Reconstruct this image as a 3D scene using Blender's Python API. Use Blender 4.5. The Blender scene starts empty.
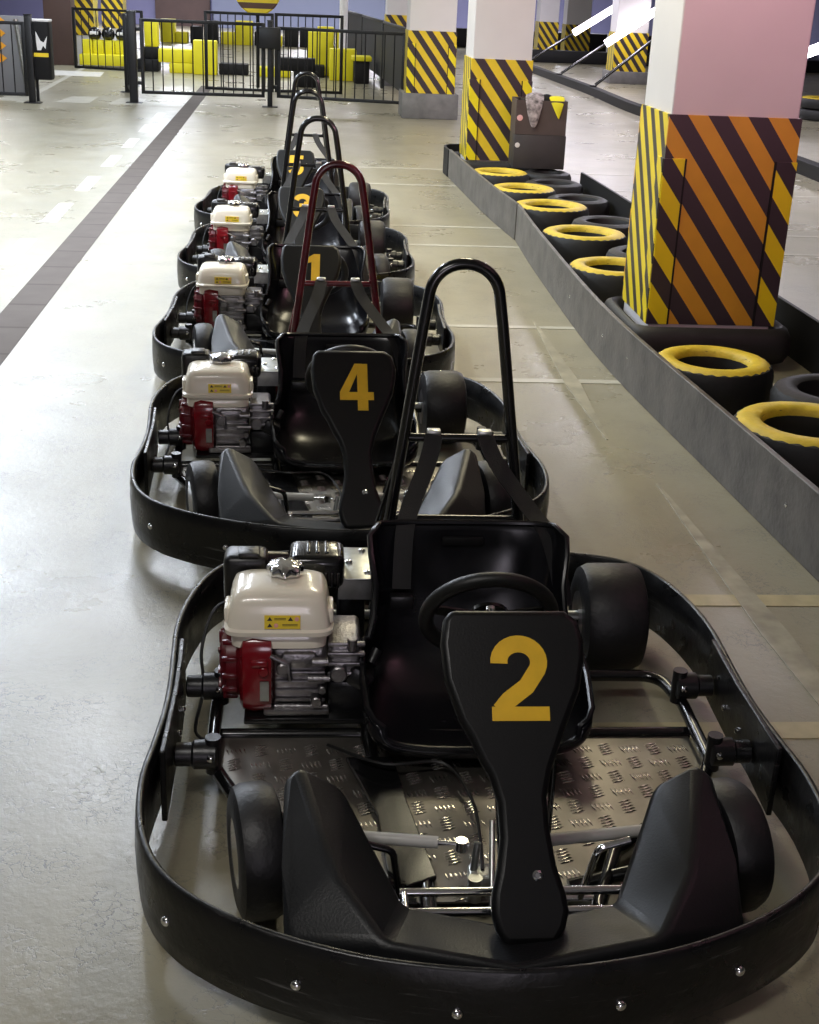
import bpy, bmesh, math, random
from mathutils import Vector, Matrix
random.seed(7)
SC = bpy.context.scene
COL = SC.collection
PI = math.pi

# ------------------------------------------------------------------ camera, world, lights, exposure
cam_d = bpy.data.cameras.new('camera')
cam = bpy.data.objects.new('camera', cam_d); COL.objects.link(cam); SC.camera = cam
F = 1300.0
cam_d.sensor_fit = 'VERTICAL'; cam_d.sensor_height = 24.0; cam_d.lens = 24.0 * F / 1024.0
cam_d.clip_end = 200
_th = math.atan(524 / F); _az = math.radians(5.06); _ro = .043
_fw = Vector((math.sin(_az) * math.cos(_th), math.cos(_az) * math.cos(_th), -math.sin(_th)))
_r0 = Vector((math.cos(_az), -math.sin(_az), 0)); _u0 = _r0.cross(_fw)
_R = _r0 * math.cos(_ro) + _u0 * math.sin(_ro); _U = -_r0 * math.sin(_ro) + _u0 * math.cos(_ro)
cam.matrix_world = Matrix(((_R.x, _U.x, -_fw.x, 0), (_R.y, _U.y, -_fw.y, 0), (_R.z, _U.z, -_fw.z, 1.66), (0, 0, 0, 1)))

SC.view_settings.view_transform = 'Standard'; SC.view_settings.look = 'None'
SC.view_settings.gamma = 1.0; SC.view_settings.exposure = 0.0; SC.view_settings.use_curve_mapping = False

w = bpy.data.worlds.new('world'); SC.world = w; w.use_nodes = True
w.node_tree.nodes['Background'].inputs[0].default_value = (.80, .85, 1.0, 1)
w.node_tree.nodes['Background'].inputs[1].default_value = .10


def area(name, loc, sx, sy, power, color=(1, 1, 1), rot=(0, 0, 0)):
    d = bpy.data.lights.new(name, 'AREA'); d.shape = 'RECTANGLE'; d.size = sx; d.size_y = sy
    d.energy = power; d.color = color
    o = bpy.data.objects.new(name, d); COL.objects.link(o); o.location = loc; o.rotation_euler = rot
    return o


CEIL = 3.2
for k, e in enumerate((4, 150, 190, 105, 64, 52, 58, 85, 90)):      # strip lamps over the left aisle
    area('ceiling_lamp_left', (-2.9, 4.2 + 3.2 * k, CEIL - .12), .6, 2.4, e, (.80, .88, 1.0))
for k, e in enumerate((80, 80, 50)):      # strip lamps beside the parked karts
    area('ceiling_lamp_kart', (-1.2, 7.2 + 3.0 * k, CEIL - .12), .3, 1.8, e, (.84, .90, 1.0))
for k in range(5):      # further lamps down the hall's left
    area('ceiling_lamp_far_left', (-5.6, 7 + 6 * k, CEIL - .12), .5, 2.4, 80, (.92, .95, 1.0))
for k in range(5):      # warm strip lamps between the parking bay and the track
    area('ceiling_lamp_bay', (1.0, 6.2 + 3.4 * k, CEIL - .12), .3, 1.6, (46, 46, 44, 30, 20)[k], (1, .90, .62))
for k in range(6):      # strip lamps over the track on the right
    area('ceiling_lamp_track', (4.6, 12.2 + 4.2 * k, CEIL - .12), .4, 2.2, 125, (.90, .86, 1.0))
for k in range(4):      # lamps over the pen at the far end
    area('ceiling_lamp_pen', (-1.2 + .6 * (k % 2), 23 + 5 * k, CEIL - .12), 2.0, .4, 70, (1, .98, .95))
for x in (-5, 1, 8):    # fill lights added to brighten the far wall
    area('ceiling_lamp_end', (x, 46.5, CEIL - .12), 3.0, .4, 750, (.88, .88, 1.0))
pk = area('pink_neon_lamp', (3.2, .6, 2.75), .9, .2, 36, (1.0, .44, .58), (math.radians(97), 0, math.radians(14)))
pk.data.spread = math.radians(70)
area('ceiling_lamp_entrance', (-.9, .5, CEIL - .12), 1.2, .3, 44, (1, .97, .93))  # fill light added overhead to brighten the foremost kart
wl = area('added_front_fill', (.1, -3.6, 1.25), 1.2, 1.3, 34, (.96, .88, 1.0), (math.radians(90), 0, 0))  # unseen fill added behind the camera to lift the front faces

# ------------------------------------------------------------------ materials
MATS = {}


def mat(name, color, rough=.5, metal=0.0, noise=None, bump=None, coat=0.0, spec=.5, rvar=None):
    """noise=(scale, amount, detail) tints the base colour, bump=(scale,strength), rvar=(scale, amount)"""
    if name in MATS: return MATS[name]
    m = bpy.data.materials.new(name); m.use_nodes = True
    nt = m.node_tree; b = nt.nodes['Principled BSDF']
    c = (color[0], color[1], color[2], 1)
    b.inputs['Base Color'].default_value = c; b.inputs['Roughness'].default_value = rough
    b.inputs['Metallic'].default_value = metal; b.inputs['Coat Weight'].default_value = coat
    b.inputs['Specular IOR Level'].default_value = spec
    b.inputs['Coat Roughness'].default_value = .08
    tc = nt.nodes.new('ShaderNodeTexCoord')
    if noise:
        n = nt.nodes.new('ShaderNodeTexNoise'); n.inputs['Scale'].default_value = noise[0]
        n.inputs['Detail'].default_value = noise[2] if len(noise) > 2 else 4
        nt.links.new(tc.outputs['Object'], n.inputs['Vector'])
        r = nt.nodes.new('ShaderNodeMapRange'); r.inputs[1].default_value = .3; r.inputs[2].default_value = .7
        r.inputs[3].default_value = 1 - noise[1]; r.inputs[4].default_value = 1 + noise[1]
        nt.links.new(n.outputs['Fac'], r.inputs[0])
        mx = nt.nodes.new('ShaderNodeVectorMath'); mx.operation = 'SCALE'; mx.inputs[0].default_value = color
        nt.links.new(r.outputs[0], mx.inputs['Scale']); nt.links.new(mx.outputs[0], b.inputs['Base Color'])
    if rvar:
        n = nt.nodes.new('ShaderNodeTexNoise'); n.inputs['Scale'].default_value = rvar[0]; n.inputs['Detail'].default_value = 5
        nt.links.new(tc.outputs['Object'], n.inputs['Vector'])
        r = nt.nodes.new('ShaderNodeMapRange'); r.inputs[1].default_value = .3; r.inputs[2].default_value = .7
        r.inputs[3].default_value = max(.02, rough - rvar[1]); r.inputs[4].default_value = min(1, rough + rvar[1])
        nt.links.new(n.outputs['Fac'], r.inputs[0]); nt.links.new(r.outputs[0], b.inputs['Roughness'])
    if bump:
        n = nt.nodes.new('ShaderNodeTexNoise'); n.inputs['Scale'].default_value = bump[0]; n.inputs['Detail'].default_value = 5
        nt.links.new(tc.outputs['Object'], n.inputs['Vector'])
        bp = nt.nodes.new('ShaderNodeBump'); bp.inputs['Strength'].default_value = bump[1]; bp.inputs['Distance'].default_value = .01
        nt.links.new(n.outputs['Fac'], bp.inputs['Height']); nt.links.new(bp.outputs[0], b.inputs['Normal'])
    MATS[name] = m
    return m


def emit(name, color, strength):
    m = bpy.data.materials.new(name); m.use_nodes = True
    b = m.node_tree.nodes['Principled BSDF']
    b.inputs['Base Color'].default_value = (*color, 1)
    b.inputs['Emission Color'].default_value = (*color, 1); b.inputs['Emission Strength'].default_value = strength
    MATS[name] = m
    return m


def stripe_mat(name, ca, cb, period, direction, duty=.5, rough=.45, phase=0.0):
    m = bpy.data.materials.new(name); m.use_nodes = True
    nt = m.node_tree; b = nt.nodes['Principled BSDF']; b.inputs['Roughness'].default_value = rough
    tc = nt.nodes.new('ShaderNodeTexCoord')
    d = nt.nodes.new('ShaderNodeVectorMath'); d.operation = 'DOT_PRODUCT'
    d.inputs[1].default_value = tuple(x / period for x in direction)
    nt.links.new(tc.outputs['Object'], d.inputs[0])
    a = nt.nodes.new('ShaderNodeMath'); a.operation = 'ADD'; a.inputs[1].default_value = 100 + phase
    nt.links.new(d.outputs['Value'], a.inputs[0])
    fr = nt.nodes.new('ShaderNodeMath'); fr.operation = 'FRACT'; nt.links.new(a.outputs[0], fr.inputs[0])
    g = nt.nodes.new('ShaderNodeMath'); g.operation = 'GREATER_THAN'; g.inputs[1].default_value = duty
    nt.links.new(fr.outputs[0], g.inputs[0])
    n = nt.nodes.new('ShaderNodeTexNoise'); n.inputs['Scale'].default_value = 6; n.inputs['Detail'].default_value = 5
    nt.links.new(tc.outputs['Object'], n.inputs['Vector'])
    r = nt.nodes.new('ShaderNodeMapRange'); r.inputs[3].default_value = .82; r.inputs[4].default_value = 1.15
    nt.links.new(n.outputs['Fac'], r.inputs[0])
    mx = nt.nodes.new('ShaderNodeMix'); mx.data_type = 'RGBA'
    mx.inputs['A'].default_value = (*ca, 1); mx.inputs['B'].default_value = (*cb, 1)
    nt.links.new(g.outputs[0], mx.inputs['Factor'])
    sc = nt.nodes.new('ShaderNodeVectorMath'); sc.operation = 'SCALE'
    nt.links.new(mx.outputs['Result'], sc.inputs[0]); nt.links.new(r.outputs[0], sc.inputs['Scale'])
    nt.links.new(sc.outputs[0], b.inputs['Base Color'])
    MATS[name] = m
    return m


YEL = (.78, .55, .02)
M_plastic = mat('black moulded plastic', (.006, .006, .007), .34, bump=(160, .06), rvar=(9, .08))
M_fair = mat('satin black fairing plastic', (.0055, .006, .007), .40, spec=.35, bump=(220, .08), rvar=(7, .07))
M_band = mat('scuffed bumper plastic', (.0045, .0045, .005), .34, spec=.4, bump=(60, .10), rvar=(14, .12))
M_seat = mat('shiny black seat plastic', (.005, .005, .0065), .22, rvar=(8, .06))
M_panel = mat('number panel black', (.003, .003, .0034), .36, spec=.35, bump=(250, .05))
M_gloss = mat('gloss black painted steel', (.005, .005, .0055), .20, coat=.3)
M_redhoop = mat('red and black painted steel', (.10, .008, .014), .24, coat=.3, noise=(9, .6))
M_rubber = mat('tyre rubber', (.010, .010, .0105), .60, bump=(40, .12), noise=(8, .3))
M_slick = mat('slick tyre rubber', (.007, .0065, .0075), .50, bump=(70, .15))
M_grip = mat('black grip rubber', (.006, .006, .006), .45, bump=(300, .1))
M_chrome = mat('chrome', (.78, .78, .80), .12, 1.0)
M_zinc = mat('galvanised steel', (.46, .47, .45), .35, 1.0, noise=(30, .2))
M_alu = mat('cast aluminium', (.33, .315, .325), .36, 1.0, noise=(25, .3), bump=(120, .2))
M_plate = mat('dirty chequer plate', (.25, .235, .21), .50, 1.0, noise=(5, .45), bump=(30, .12))
M_tread = mat('polished raised tread', (.78, .76, .71), .26, 1.0, noise=(8, .3))
M_cream = mat('cream fuel tank paint', (.80, .74, .61), .26, coat=.4, noise=(6, .06))
M_red = mat('red engine paint', (.20, .006, .011), .2, coat=.5)
M_redd = mat('dark red engine paint', (.10, .004, .008), .28, coat=.3)
M_yel = mat('yellow number vinyl', (.72, .43, .01), .45, noise=(25, .08))
M_label = mat('yellow warning label', (.80, .58, .02), .4)
M_ink = mat('black ink', (.03, .02, .01), .5)
M_white = mat('white paint', (.75, .74, .72), .5, noise=(10, .08))
M_rod = mat('grey white tube', (.46, .45, .42), .4)
M_belt = mat('black webbing', (.006, .0055, .006), .7, bump=(400, .3))
M_cable = mat('black cable', (.01, .01, .01), .4)
M_foamY = mat('yellow foam', (.74, .66, .01), .6, noise=(3, .06))
M_foamK = mat('black foam', (.006, .006, .0068), .6, spec=.3)
M_fence = mat('anthracite fence paint', (.006, .0065, .0075), .42, spec=.35)
M_board = mat('grey rubber board', (.095, .087, .077), .5, noise=(7, .35), bump=(40, .25))
M_tyreY = mat('yellow painted rubber', (.62, .45, .03), .55, noise=(14, .14), bump=(60, .3))
M_brown = mat('brown painted panel', (.065, .036, .030), .6, noise=(2, .12))
M_colpaint = mat('white column paint', (.70, .68, .68), .42, noise=(2, .04))
M_wall = mat('lavender wall paint', (.17, .17, .30), .7, noise=(.6, .08))
M_wallg = mat('grey wall paint', (.34, .34, .37), .7, noise=(.6, .08))
M_ceil = mat('grey ceiling', (.42, .42, .42), .8, noise=(1, .1))
M_conc = mat('dark concrete base', (.16, .155, .15), .6, noise=(6, .25), bump=(30, .2))
M_box1 = mat('brown box card', (.075, .055, .05), .6, noise=(5, .15))
M_box2 = mat('dark grey crate', (.040, .036, .036), .55, noise=(5, .15))
M_tube = emit('lit white tube', (1.0, .93, 1.0), 9.0)


def scuff(m, col, scale, lo, hi, amt):
    nt = m.node_tree; N = nt.nodes; L = nt.links; b = N['Principled BSDF']
    tc = N.new('ShaderNodeTexCoord'); mp = N.new('ShaderNodeVectorMath'); mp.operation = 'MULTIPLY'; mp.inputs[1].default_value = scale
    L.new(tc.outputs['Object'], mp.inputs[0])
    n = N.new('ShaderNodeTexNoise'); n.inputs['Scale'].default_value = 1; n.inputs['Detail'].default_value = 6; n.inputs['Roughness'].default_value = .7
    L.new(mp.outputs[0], n.inputs['Vector'])
    r = N.new('ShaderNodeMapRange'); r.inputs[1].default_value = lo; r.inputs[2].default_value = hi; r.inputs[3].default_value = 0; r.inputs[4].default_value = amt
    L.new(n.outputs['Fac'], r.inputs[0])
    x = N.new('ShaderNodeMix'); x.data_type = 'RGBA'; x.inputs['A'].default_value = b.inputs['Base Color'].default_value; x.inputs['B'].default_value = (*col, 1)
    L.new(r.outputs[0], x.inputs['Factor']); L.new(x.outputs['Result'], b.inputs['Base Color'])


scuff(M_band, (.16, .155, .15), (5, 5, 95), .60, .72, .55)


# ------------------------------------------------------------------ geometry helpers
def V(*a): return Vector(a)


def link(o, parent=None):
    COL.objects.link(o)
    if parent: o.parent = parent
    return o


def obj(name, bm, m, parent=None, loc=None, smooth=40, bevel=None, subsurf=0, rot=None):
    me = bpy.data.meshes.new(name)
    bmesh.ops.recalc_face_normals(bm, faces=bm.faces)
    bm.to_mesh(me); bm.free()
    ms = m if isinstance(m, (list, tuple)) else [m]
    for x in ms: me.materials.append(x)
    if smooth:
        me.shade_smooth(); me.set_sharp_from_angle(angle=math.radians(smooth))
    o = bpy.data.objects.new(name, me)
    if bevel:
        md = o.modifiers.new('bevel', 'BEVEL'); md.width = bevel[0]; md.segments = bevel[1]; md.limit_method = 'ANGLE'
        md.angle_limit = math.radians(bevel[2] if len(bevel) > 2 else 30); md.harden_normals = False
    if subsurf:
        md = o.modifiers.new('sub', 'SUBSURF'); md.levels = subsurf; md.render_levels = subsurf
    if loc is not None: o.location = loc
    if rot is not None: o.rotation_euler = rot
    return link(o, parent)


def empty(name, loc=(0, 0, 0), rz=0, parent=None):
    o = bpy.data.objects.new(name, None); o.location = loc; o.rotation_euler = (0, 0, rz); o.empty_display_size = .1
    return link(o, parent)


def tag(o, label, cat, group=None, kind=None):
    o['label'] = label; o['category'] = cat
    if group: o['group'] = group
    if kind: o['kind'] = kind
    return o


def struct(o, label=None):
    o['kind'] = 'structure'
    if label: o['label'] = label; o['category'] = o.name.split('.')[0].split('_')[0]
    return o


def box(bm, c, s, rot=None, bev=0, seg=2):
    t = bmesh.new()
    bmesh.ops.create_cube(t, size=1)
    bmesh.ops.scale(t, vec=s, verts=t.verts)
    if bev: bmesh.ops.bevel(t, geom=list(t.edges), offset=bev, segments=seg, affect='EDGES', profile=.5)
    if rot is not None: bmesh.ops.rotate(t, cent=(0, 0, 0), matrix=rot, verts=t.verts)
    bmesh.ops.translate(t, vec=c, verts=t.verts)
    return join(bm, t)


def join(bm, t):
    vm = {v: bm.verts.new(v.co) for v in t.verts}
    fs = []
    for f in t.faces:
        try: n = bm.faces.new([vm[v] for v in f.verts]); n.material_index = f.material_index; fs.append(n)
        except ValueError: pass
    t.free()
    return fs


def loft(bm, rings, caps=True, closed=True, loop=False):
    R = [[bm.verts.new(p) for p in r] for r in rings]
    n = len(R[0]); L = len(R)
    for i in range(L if loop else L - 1):
        a, b = R[i], R[(i + 1) % L]
        for j in range(n if closed else n - 1):
            k = (j + 1) % n
            bm.faces.new((a[j], a[k], b[k], b[j]))
    if caps and not loop and closed:
        bm.faces.new(list(reversed(R[0]))); bm.faces.new(R[-1])
    return R


def rounded(pts, rad, seg=6):
    """fillet the corners of an open polyline"""
    P = [Vector(p) for p in pts]; out = [P[0]]
    for i in range(1, len(P) - 1):
        a, b, c = P[i - 1], P[i], P[i + 1]
        u = (a - b); v = (c - b); lu, lv = u.length, v.length; u.normalize(); v.normalize()
        ang = u.angle(v, PI)
        if ang > PI - .02: out.append(b); continue
        t = min(rad / math.tan(ang / 2), lu * .48, lv * .48)
        r = t * math.tan(ang / 2)
        bis = (u + v).normalized(); cen = b + bis * (r / math.sin(ang / 2))
        s, e = b + u * t - cen, b + v * t - cen
        tot = s.angle(e, 0)
        ax = s.cross(e)
        if ax.length < 1e-9: out.append(b); continue
        ax.normalize()
        for k in range(seg + 1):
            out.append(cen + Matrix.Rotation(tot * k / seg, 3, ax) @ s)
    out.append(P[-1])
    return out


def tube(bm, pts, r, n=10, loop=False, caps=True):
    P = [Vector(p) for p in pts]; L = len(P)
    rings = []; prev = None
    for i in range(L):
        if loop: d = P[(i + 1) % L] - P[i - 1]
        elif i == 0: d = P[1] - P[0]
        elif i == L - 1: d = P[-1] - P[-2]
        else: d = (P[i + 1] - P[i]).normalized() + (P[i] - P[i - 1]).normalized()
        if d.length < 1e-9: d = Vector((0, 0, 1))
        d.normalize()
        if prev is None:
            ref = Vector((0, 0, 1)) if abs(d.z) < .9 else Vector((1, 0, 0))
            u = d.cross(ref).normalized()
        else:
            u = (prev - d * prev.dot(d))
            u = u.normalized() if u.length > 1e-6 else d.orthogonal().normalized()
        prev = u; v = d.cross(u)
        rr = r[i] if isinstance(r, (list, tuple)) else r
        rings.append([P[i] + (u * math.cos(2 * PI * k / n) + v * math.sin(2 * PI * k / n)) * rr for k in range(n)])
    loft(bm, rings, caps=caps, loop=loop)


def frame_axis(axis):
    a = Vector(axis).normalized()
    u = a.orthogonal().normalized(); v = a.cross(u)
    return a, u, v


def lathe(bm, prof, c, axis=(0, 0, 1), n=32, loop=False, caps=True):
    """prof: (radius, distance along axis)"""
    a, u, v = frame_axis(axis); c = Vector(c)
    rings = [[c + a * h + (u * math.cos(2 * PI * k / n) + v * math.sin(2 * PI * k / n)) * r for k in range(n)] for r, h in prof]
    loft(bm, rings, caps=caps, loop=loop)


def cyl(bm, c, axis, r, h, n=20, bev=0):
    if bev: lathe(bm, [(r - bev, -h / 2), (r, -h / 2 + bev), (r, h / 2 - bev), (r - bev, h / 2)], c, axis, n)
    else: lathe(bm, [(r, -h / 2), (r, h / 2)], c, axis, n)


def prism(bm, poly, fr, depth):
    """poly in 2D, fr=(origin,u,v); extruded along -(u x v) by depth"""
    o, u, v = fr; nrm = u.cross(v)
    top = [bm.verts.new(o + u * x + v * y) for x, y in poly]
    bot = [bm.verts.new(o + u * x + v * y - nrm * depth) for x, y in poly]
    bm.faces.new(top); bm.faces.new(list(reversed(bot)))
    n = len(poly)
    for i in range(n):
        j = (i + 1) % n
        bm.faces.new((top[j], top[i], bot[i], bot[j]))


def superring(cx, cy, hx, hy, z, e=5.0, n=40):
    out = []
    for k in range(n):
        a = 2 * PI * k / n
        c, s = math.cos(a), math.sin(a)
        out.append(V(cx + hx * math.copysign(abs(c) ** (2 / e), c), cy + hy * math.copysign(abs(s) ** (2 / e), s), z))
    return out


def catmull(P, per=6, closed=True):
    P = [Vector(p) for p in P]; n = len(P); out = []
    for i in range(n if closed else n - 1):
        p0, p1, p2, p3 = P[(i - 1) % n], P[i], P[(i + 1) % n], P[(i + 2) % n]
        if not closed:
            if i == 0: p0 = p1
            if i == n - 2: p3 = p2
        for k in range(per):
            t = k / per
            out.append(.5 * ((2 * p1) + (p2 - p0) * t + (2 * p0 - 5 * p1 + 4 * p2 - p3) * t * t + (3 * p1 - p0 - 3 * p2 + p3) * t ** 3))
    if not closed: out.append(P[-1])
    return out


def ribbon(bm, pts, width, fr, thick):
    """a flat stroke of constant width along 2D pts, in the frame fr"""
    P = [Vector((p[0], p[1])) for p in pts]; L = []; Rr = []
    for i in range(len(P)):
        d = (P[min(i + 1, len(P) - 1)] - P[max(i - 1, 0)]).normalized()
        nn = Vector((-d.y, d.x)) * width / 2
        L.append(P[i] + nn); Rr.append(P[i] - nn)
    o, u, v = fr; nrm = u.cross(v)
    ts = [[o + u * q.x + v * q.y for q in S] for S in (L, Rr)]
    rings = [[ts[0][i], ts[1][i], ts[1][i] - nrm * thick, ts[0][i] - nrm * thick] for i in range(len(P))]
    loft(bm, rings)


def arc(cx, cy, rx, ry, a0, a1, n=12):
    return [(cx + rx * math.cos(math.radians(a0 + (a1 - a0) * k / n)), cy + ry * math.sin(math.radians(a0 + (a1 - a0) * k / n))) for k in range(n + 1)]


def digit(bm, ch, fr, h, wd, th=.002):
    """heavy condensed numerals, origin at the bottom left of the digit"""
    s = wd * .30
    S = s / 2
    up_ = lambda q: (q[0] + q[1].cross(q[2]) * .0005, q[1], q[2])
    if ch == '2':
        pts = arc(wd / 2, h - wd * .47, wd / 2 - S, wd * .47 - S, 185, -25, 16)
        pts += [(wd * .62, h * .40), (wd * .30, h * .24), (S, s * .6)]
        ribbon(bm, pts, s, fr, th)
        fr = up_(fr); prism(bm, [(0, 0), (wd, 0), (wd, s * .82), (0, s * .82)], fr, th)
    elif ch == '4':
        prism(bm, [(wd * .52, 0), (wd * .83, 0), (wd * .83, h), (wd * .52, h)], fr, th)
        fr = up_(fr); prism(bm, [(0, h * .22), (wd, h * .22), (wd, h * .39), (0, h * .39)], fr, th)
        fr = up_(fr); prism(bm, [(0, h * .39), (wd * .27, h * .39), (wd * .66, h), (wd * .45, h)], fr, th)
    elif ch == '1':
        prism(bm, [(wd * .45, 0), (wd * .80, 0), (wd * .80, h), (wd * .55, h), (wd * .15, h * .82), (wd * .15, h * .68), (wd * .45, h * .75)], fr, th)
    elif ch == '3':
        r = wd * .46
        ribbon(bm, arc(wd / 2, h - r, wd / 2 - S, r - S, 165, -80, 14), s, fr, th)
        fr = up_(fr); ribbon(bm, arc(wd / 2, r * 1.15, wd / 2 - S, r * 1.15 - S, 80, -170, 14), s, fr, th)
        fr = up_(fr); prism(bm, [(wd * .34, h * .46), (wd * .6, h * .46), (wd * .6, h * .60), (wd * .34, h * .60)], fr, th)
    elif ch == '5':
        prism(bm, [(wd * .06, h * .82), (wd * .94, h * .82), (wd * .94, h), (wd * .06, h)], fr, th)
        fr = up_(fr); prism(bm, [(wd * .04, h * .42), (wd * .32, h * .42), (wd * .36, h * .9), (wd * .06, h * .9)], fr, th)
        fr = up_(fr); ribbon(bm, arc(wd * .5, h * .32, wd / 2 - S, h * .32 - S, 130, -165, 18), s, fr, th)


# ------------------------------------------------------------------ room shell
def floor_material():
    m = bpy.data.materials.new('worn pale epoxy floor'); m.use_nodes = True
    nt = m.node_tree; N = nt.nodes; L = nt.links; b = N['Principled BSDF']
    tc = N.new('ShaderNodeTexCoord')

    def noise(scale, detail=5, rough=.55, dist=0):
        n = N.new('ShaderNodeTexNoise'); n.inputs['Scale'].default_value = scale; n.inputs['Detail'].default_value = detail
        n.inputs['Roughness'].default_value = rough; n.inputs['Distortion'].default_value = dist
        L.new(tc.outputs['Object'], n.inputs['Vector']); return n

    def rng(src, a, bb, c, d):
        r = N.new('ShaderNodeMapRange'); r.inputs[1].default_value = a; r.inputs[2].default_value = bb
        r.inputs[3].default_value = c; r.inputs[4].default_value = d; L.new(src, r.inputs[0]); return r.outputs[0]

    def mix(fac, A, B):
        x = N.new('ShaderNodeMix'); x.data_type = 'RGBA'
        L.new(fac, x.inputs['Factor'])
        for key, val in (('A', A), ('B', B)):
            if isinstance(val, tuple): x.inputs[key].default_value = (*val, 1)
            else: L.new(val, x.inputs[key])
        return x.outputs['Result']
    c = mix(rng(noise(.55, 4).outputs['Fac'], .35, .68, 0, 1), (.285, .262, .185), (.225, .207, .143))
    c = mix(rng(noise(3.2, 8, .65).outputs['Fac'], .45, .75, 0, .5), c, (.18, .165, .115))
    # fine dark scratches and cracks
    def cracks(scale, width, warp, mscale, m0, m1, amt, col, c):
        v = N.new('ShaderNodeTexVoronoi'); v.feature = 'DISTANCE_TO_EDGE'; v.inputs['Scale'].default_value = scale
        nz = noise(scale * .8, 4); mxv = N.new('ShaderNodeVectorMath'); mxv.operation = 'MULTIPLY_ADD'
        mxv.inputs[1].default_value = (warp, warp, warp); L.new(nz.outputs['Color'], mxv.inputs[0]); L.new(tc.outputs['Object'], mxv.inputs[2])
        L.new(mxv.outputs[0], v.inputs['Vector'])
        cr = rng(v.outputs['Distance'], 0, width, 1, 0)
        msk = rng(noise(mscale, 6, .7).outputs['Fac'], m0, m1, 0, amt)
        mm = N.new('ShaderNodeMath'); mm.operation = 'MULTIPLY'; L.new(cr, mm.inputs[0]); L.new(msk, mm.inputs[1])
        return mix(mm.outputs[0], c, col), mm.outputs[0]
    c, k1 = cracks(9.0, .014, .35, 2.3, .57, .66, .35, (.12, .115, .10), c)
    c, k2 = cracks(30.0, .05, .09, 4.0, .47, .60, .85, (.10, .098, .095), c)
    L.new(c, b.inputs['Base Color'])
    L.new(rng(noise(1.3, 6, .6).outputs['Fac'], .3, .7, .24, .38), b.inputs['Roughness'])
    b.inputs['Specular IOR Level'].default_value = .62
    b.inputs['Coat Weight'].default_value = .0
    bp = N.new('ShaderNodeBump'); bp.inputs['Strength'].default_value = .14; bp.inputs['Distance'].default_value = .01
    hh = noise(38, 6, .65)
    sb = N.new('ShaderNodeMath'); sb.operation = 'SUBTRACT'; L.new(hh.outputs['Fac'], sb.inputs[0]); L.new(k2, sb.inputs[1])
    L.new(sb.outputs[0], bp.inputs['Height']); L.new(bp.outputs[0], b.inputs['Normal'])
    return m


def quad_box(x0, x1, y0, y1, z0, z1):
    bm = bmesh.new(); box(bm, ((x0 + x1) / 2, (y0 + y1) / 2, (z0 + z1) / 2), (x1 - x0, y1 - y0, z1 - z0)); return bm


XL, XR, YB, YF = -12.0, 16.0, -4.0, 52.0
fl = struct(obj('floor', quad_box(XL, XR, YB, YF, -.1, 0), floor_material(), smooth=0))
struct(obj('ceiling', quad_box(XL, XR, YB, YF, CEIL, CEIL + .1), M_ceil, smooth=0))
struct(obj('wall_left', quad_box(XL - .1, XL, YB, YF, 0, CEIL), M_wallg, smooth=0))
struct(obj('wall_right', quad_box(XR, XR + .1, YB, YF, 0, CEIL), M_wall, smooth=0))
struct(obj('wall_back', quad_box(XL, XR, YB - .1, YB, 0, CEIL), M_wallg, smooth=0))
struct(obj('wall_far', quad_box(XL, XR, YF, YF + .1, 0, CEIL), M_wall, smooth=0))


# painted lines, pale streaks and the drain
M_lineY = mat('faded yellow line paint', (.40, .345, .20), .38, noise=(14, .16))
M_lineW = mat('white line paint', (.60, .59, .55), .36, noise=(9, .12))
M_lineF = mat('worn white line paint', (.42, .405, .34), .34, noise=(5, .12))


def strip(name, pts4, m, label, h=.0025):
    bm = bmesh.new()
    lo = [bm.verts.new((x, y, 0.0)) for x, y in pts4]; hi = [bm.verts.new((x, y, h)) for x, y in pts4]
    bm.faces.new(hi); bm.faces.new(lo[::-1])
    for i in range(4):
        j = (i + 1) % 4; bm.faces.new((lo[i], lo[j], hi[j], hi[i]))
    o = obj(name, bm, m, smooth=0); o['kind'] = 'structure'
    return o


def vline(name, x0, y0, x1, y1, wd, m, h=.0018): return strip(name, [(x0 - wd / 2, y0), (x0 + wd / 2, y0), (x1 + wd / 2, y1), (x1 - wd / 2, y1)], m, '', h)


for y, wd in ((2.69, .075), (3.42, .075), (5.73, .06), (6.75, .055), (9.07, .05), (9.84, .05), (12.03, .05), (13.17, .06)):
    strip('floor_line', [(.45, y - wd / 2), (5.0, y - wd / 2), (5.0, y + wd / 2), (.45, y + wd / 2)], M_lineY if y < 4 else M_lineF, '')
for k in range(16):     # dashed white line beside the drain
    y0 = 5.0 + 1.52 * k
    if y0 > 17.5: break
    x0 = -1.845 - .0065 * (y0 - 8.3)
    vline('floor_dash', x0 + .02, y0, x0 - .0, y0 + .85, .11, M_lineW)
vline('floor_line', -3.9, 18.8, -4.25, 27.0, .10, M_lineF)
for x in (-4.3, -3.45, -2.75):
    strip('floor_dash', [(x, 19.0), (x + .45, 19.05), (x + .42, 20.1), (x + .05, 20.05)], M_lineF, '')
strip('floor_line', [(-5.3, 24.2), (-3.6, 24.2), (-3.7, 25.4), (-5.4, 25.4)], M_lineW, '')


M_streak = mat('pale floor streak', (.315, .295, .225), .33, noise=(11, .3))  # slightly paler strips on the floor, tapering at both ends
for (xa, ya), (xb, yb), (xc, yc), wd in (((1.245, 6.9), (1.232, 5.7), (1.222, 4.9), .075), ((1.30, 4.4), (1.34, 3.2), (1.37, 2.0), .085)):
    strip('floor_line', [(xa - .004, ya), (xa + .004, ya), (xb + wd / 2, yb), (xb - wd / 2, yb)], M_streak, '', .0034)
    strip('floor_line', [(xb - wd / 2, yb), (xb + wd / 2, yb), (xc + .004, yc), (xc - .004, yc)], M_streak, '', .0034)


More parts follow.
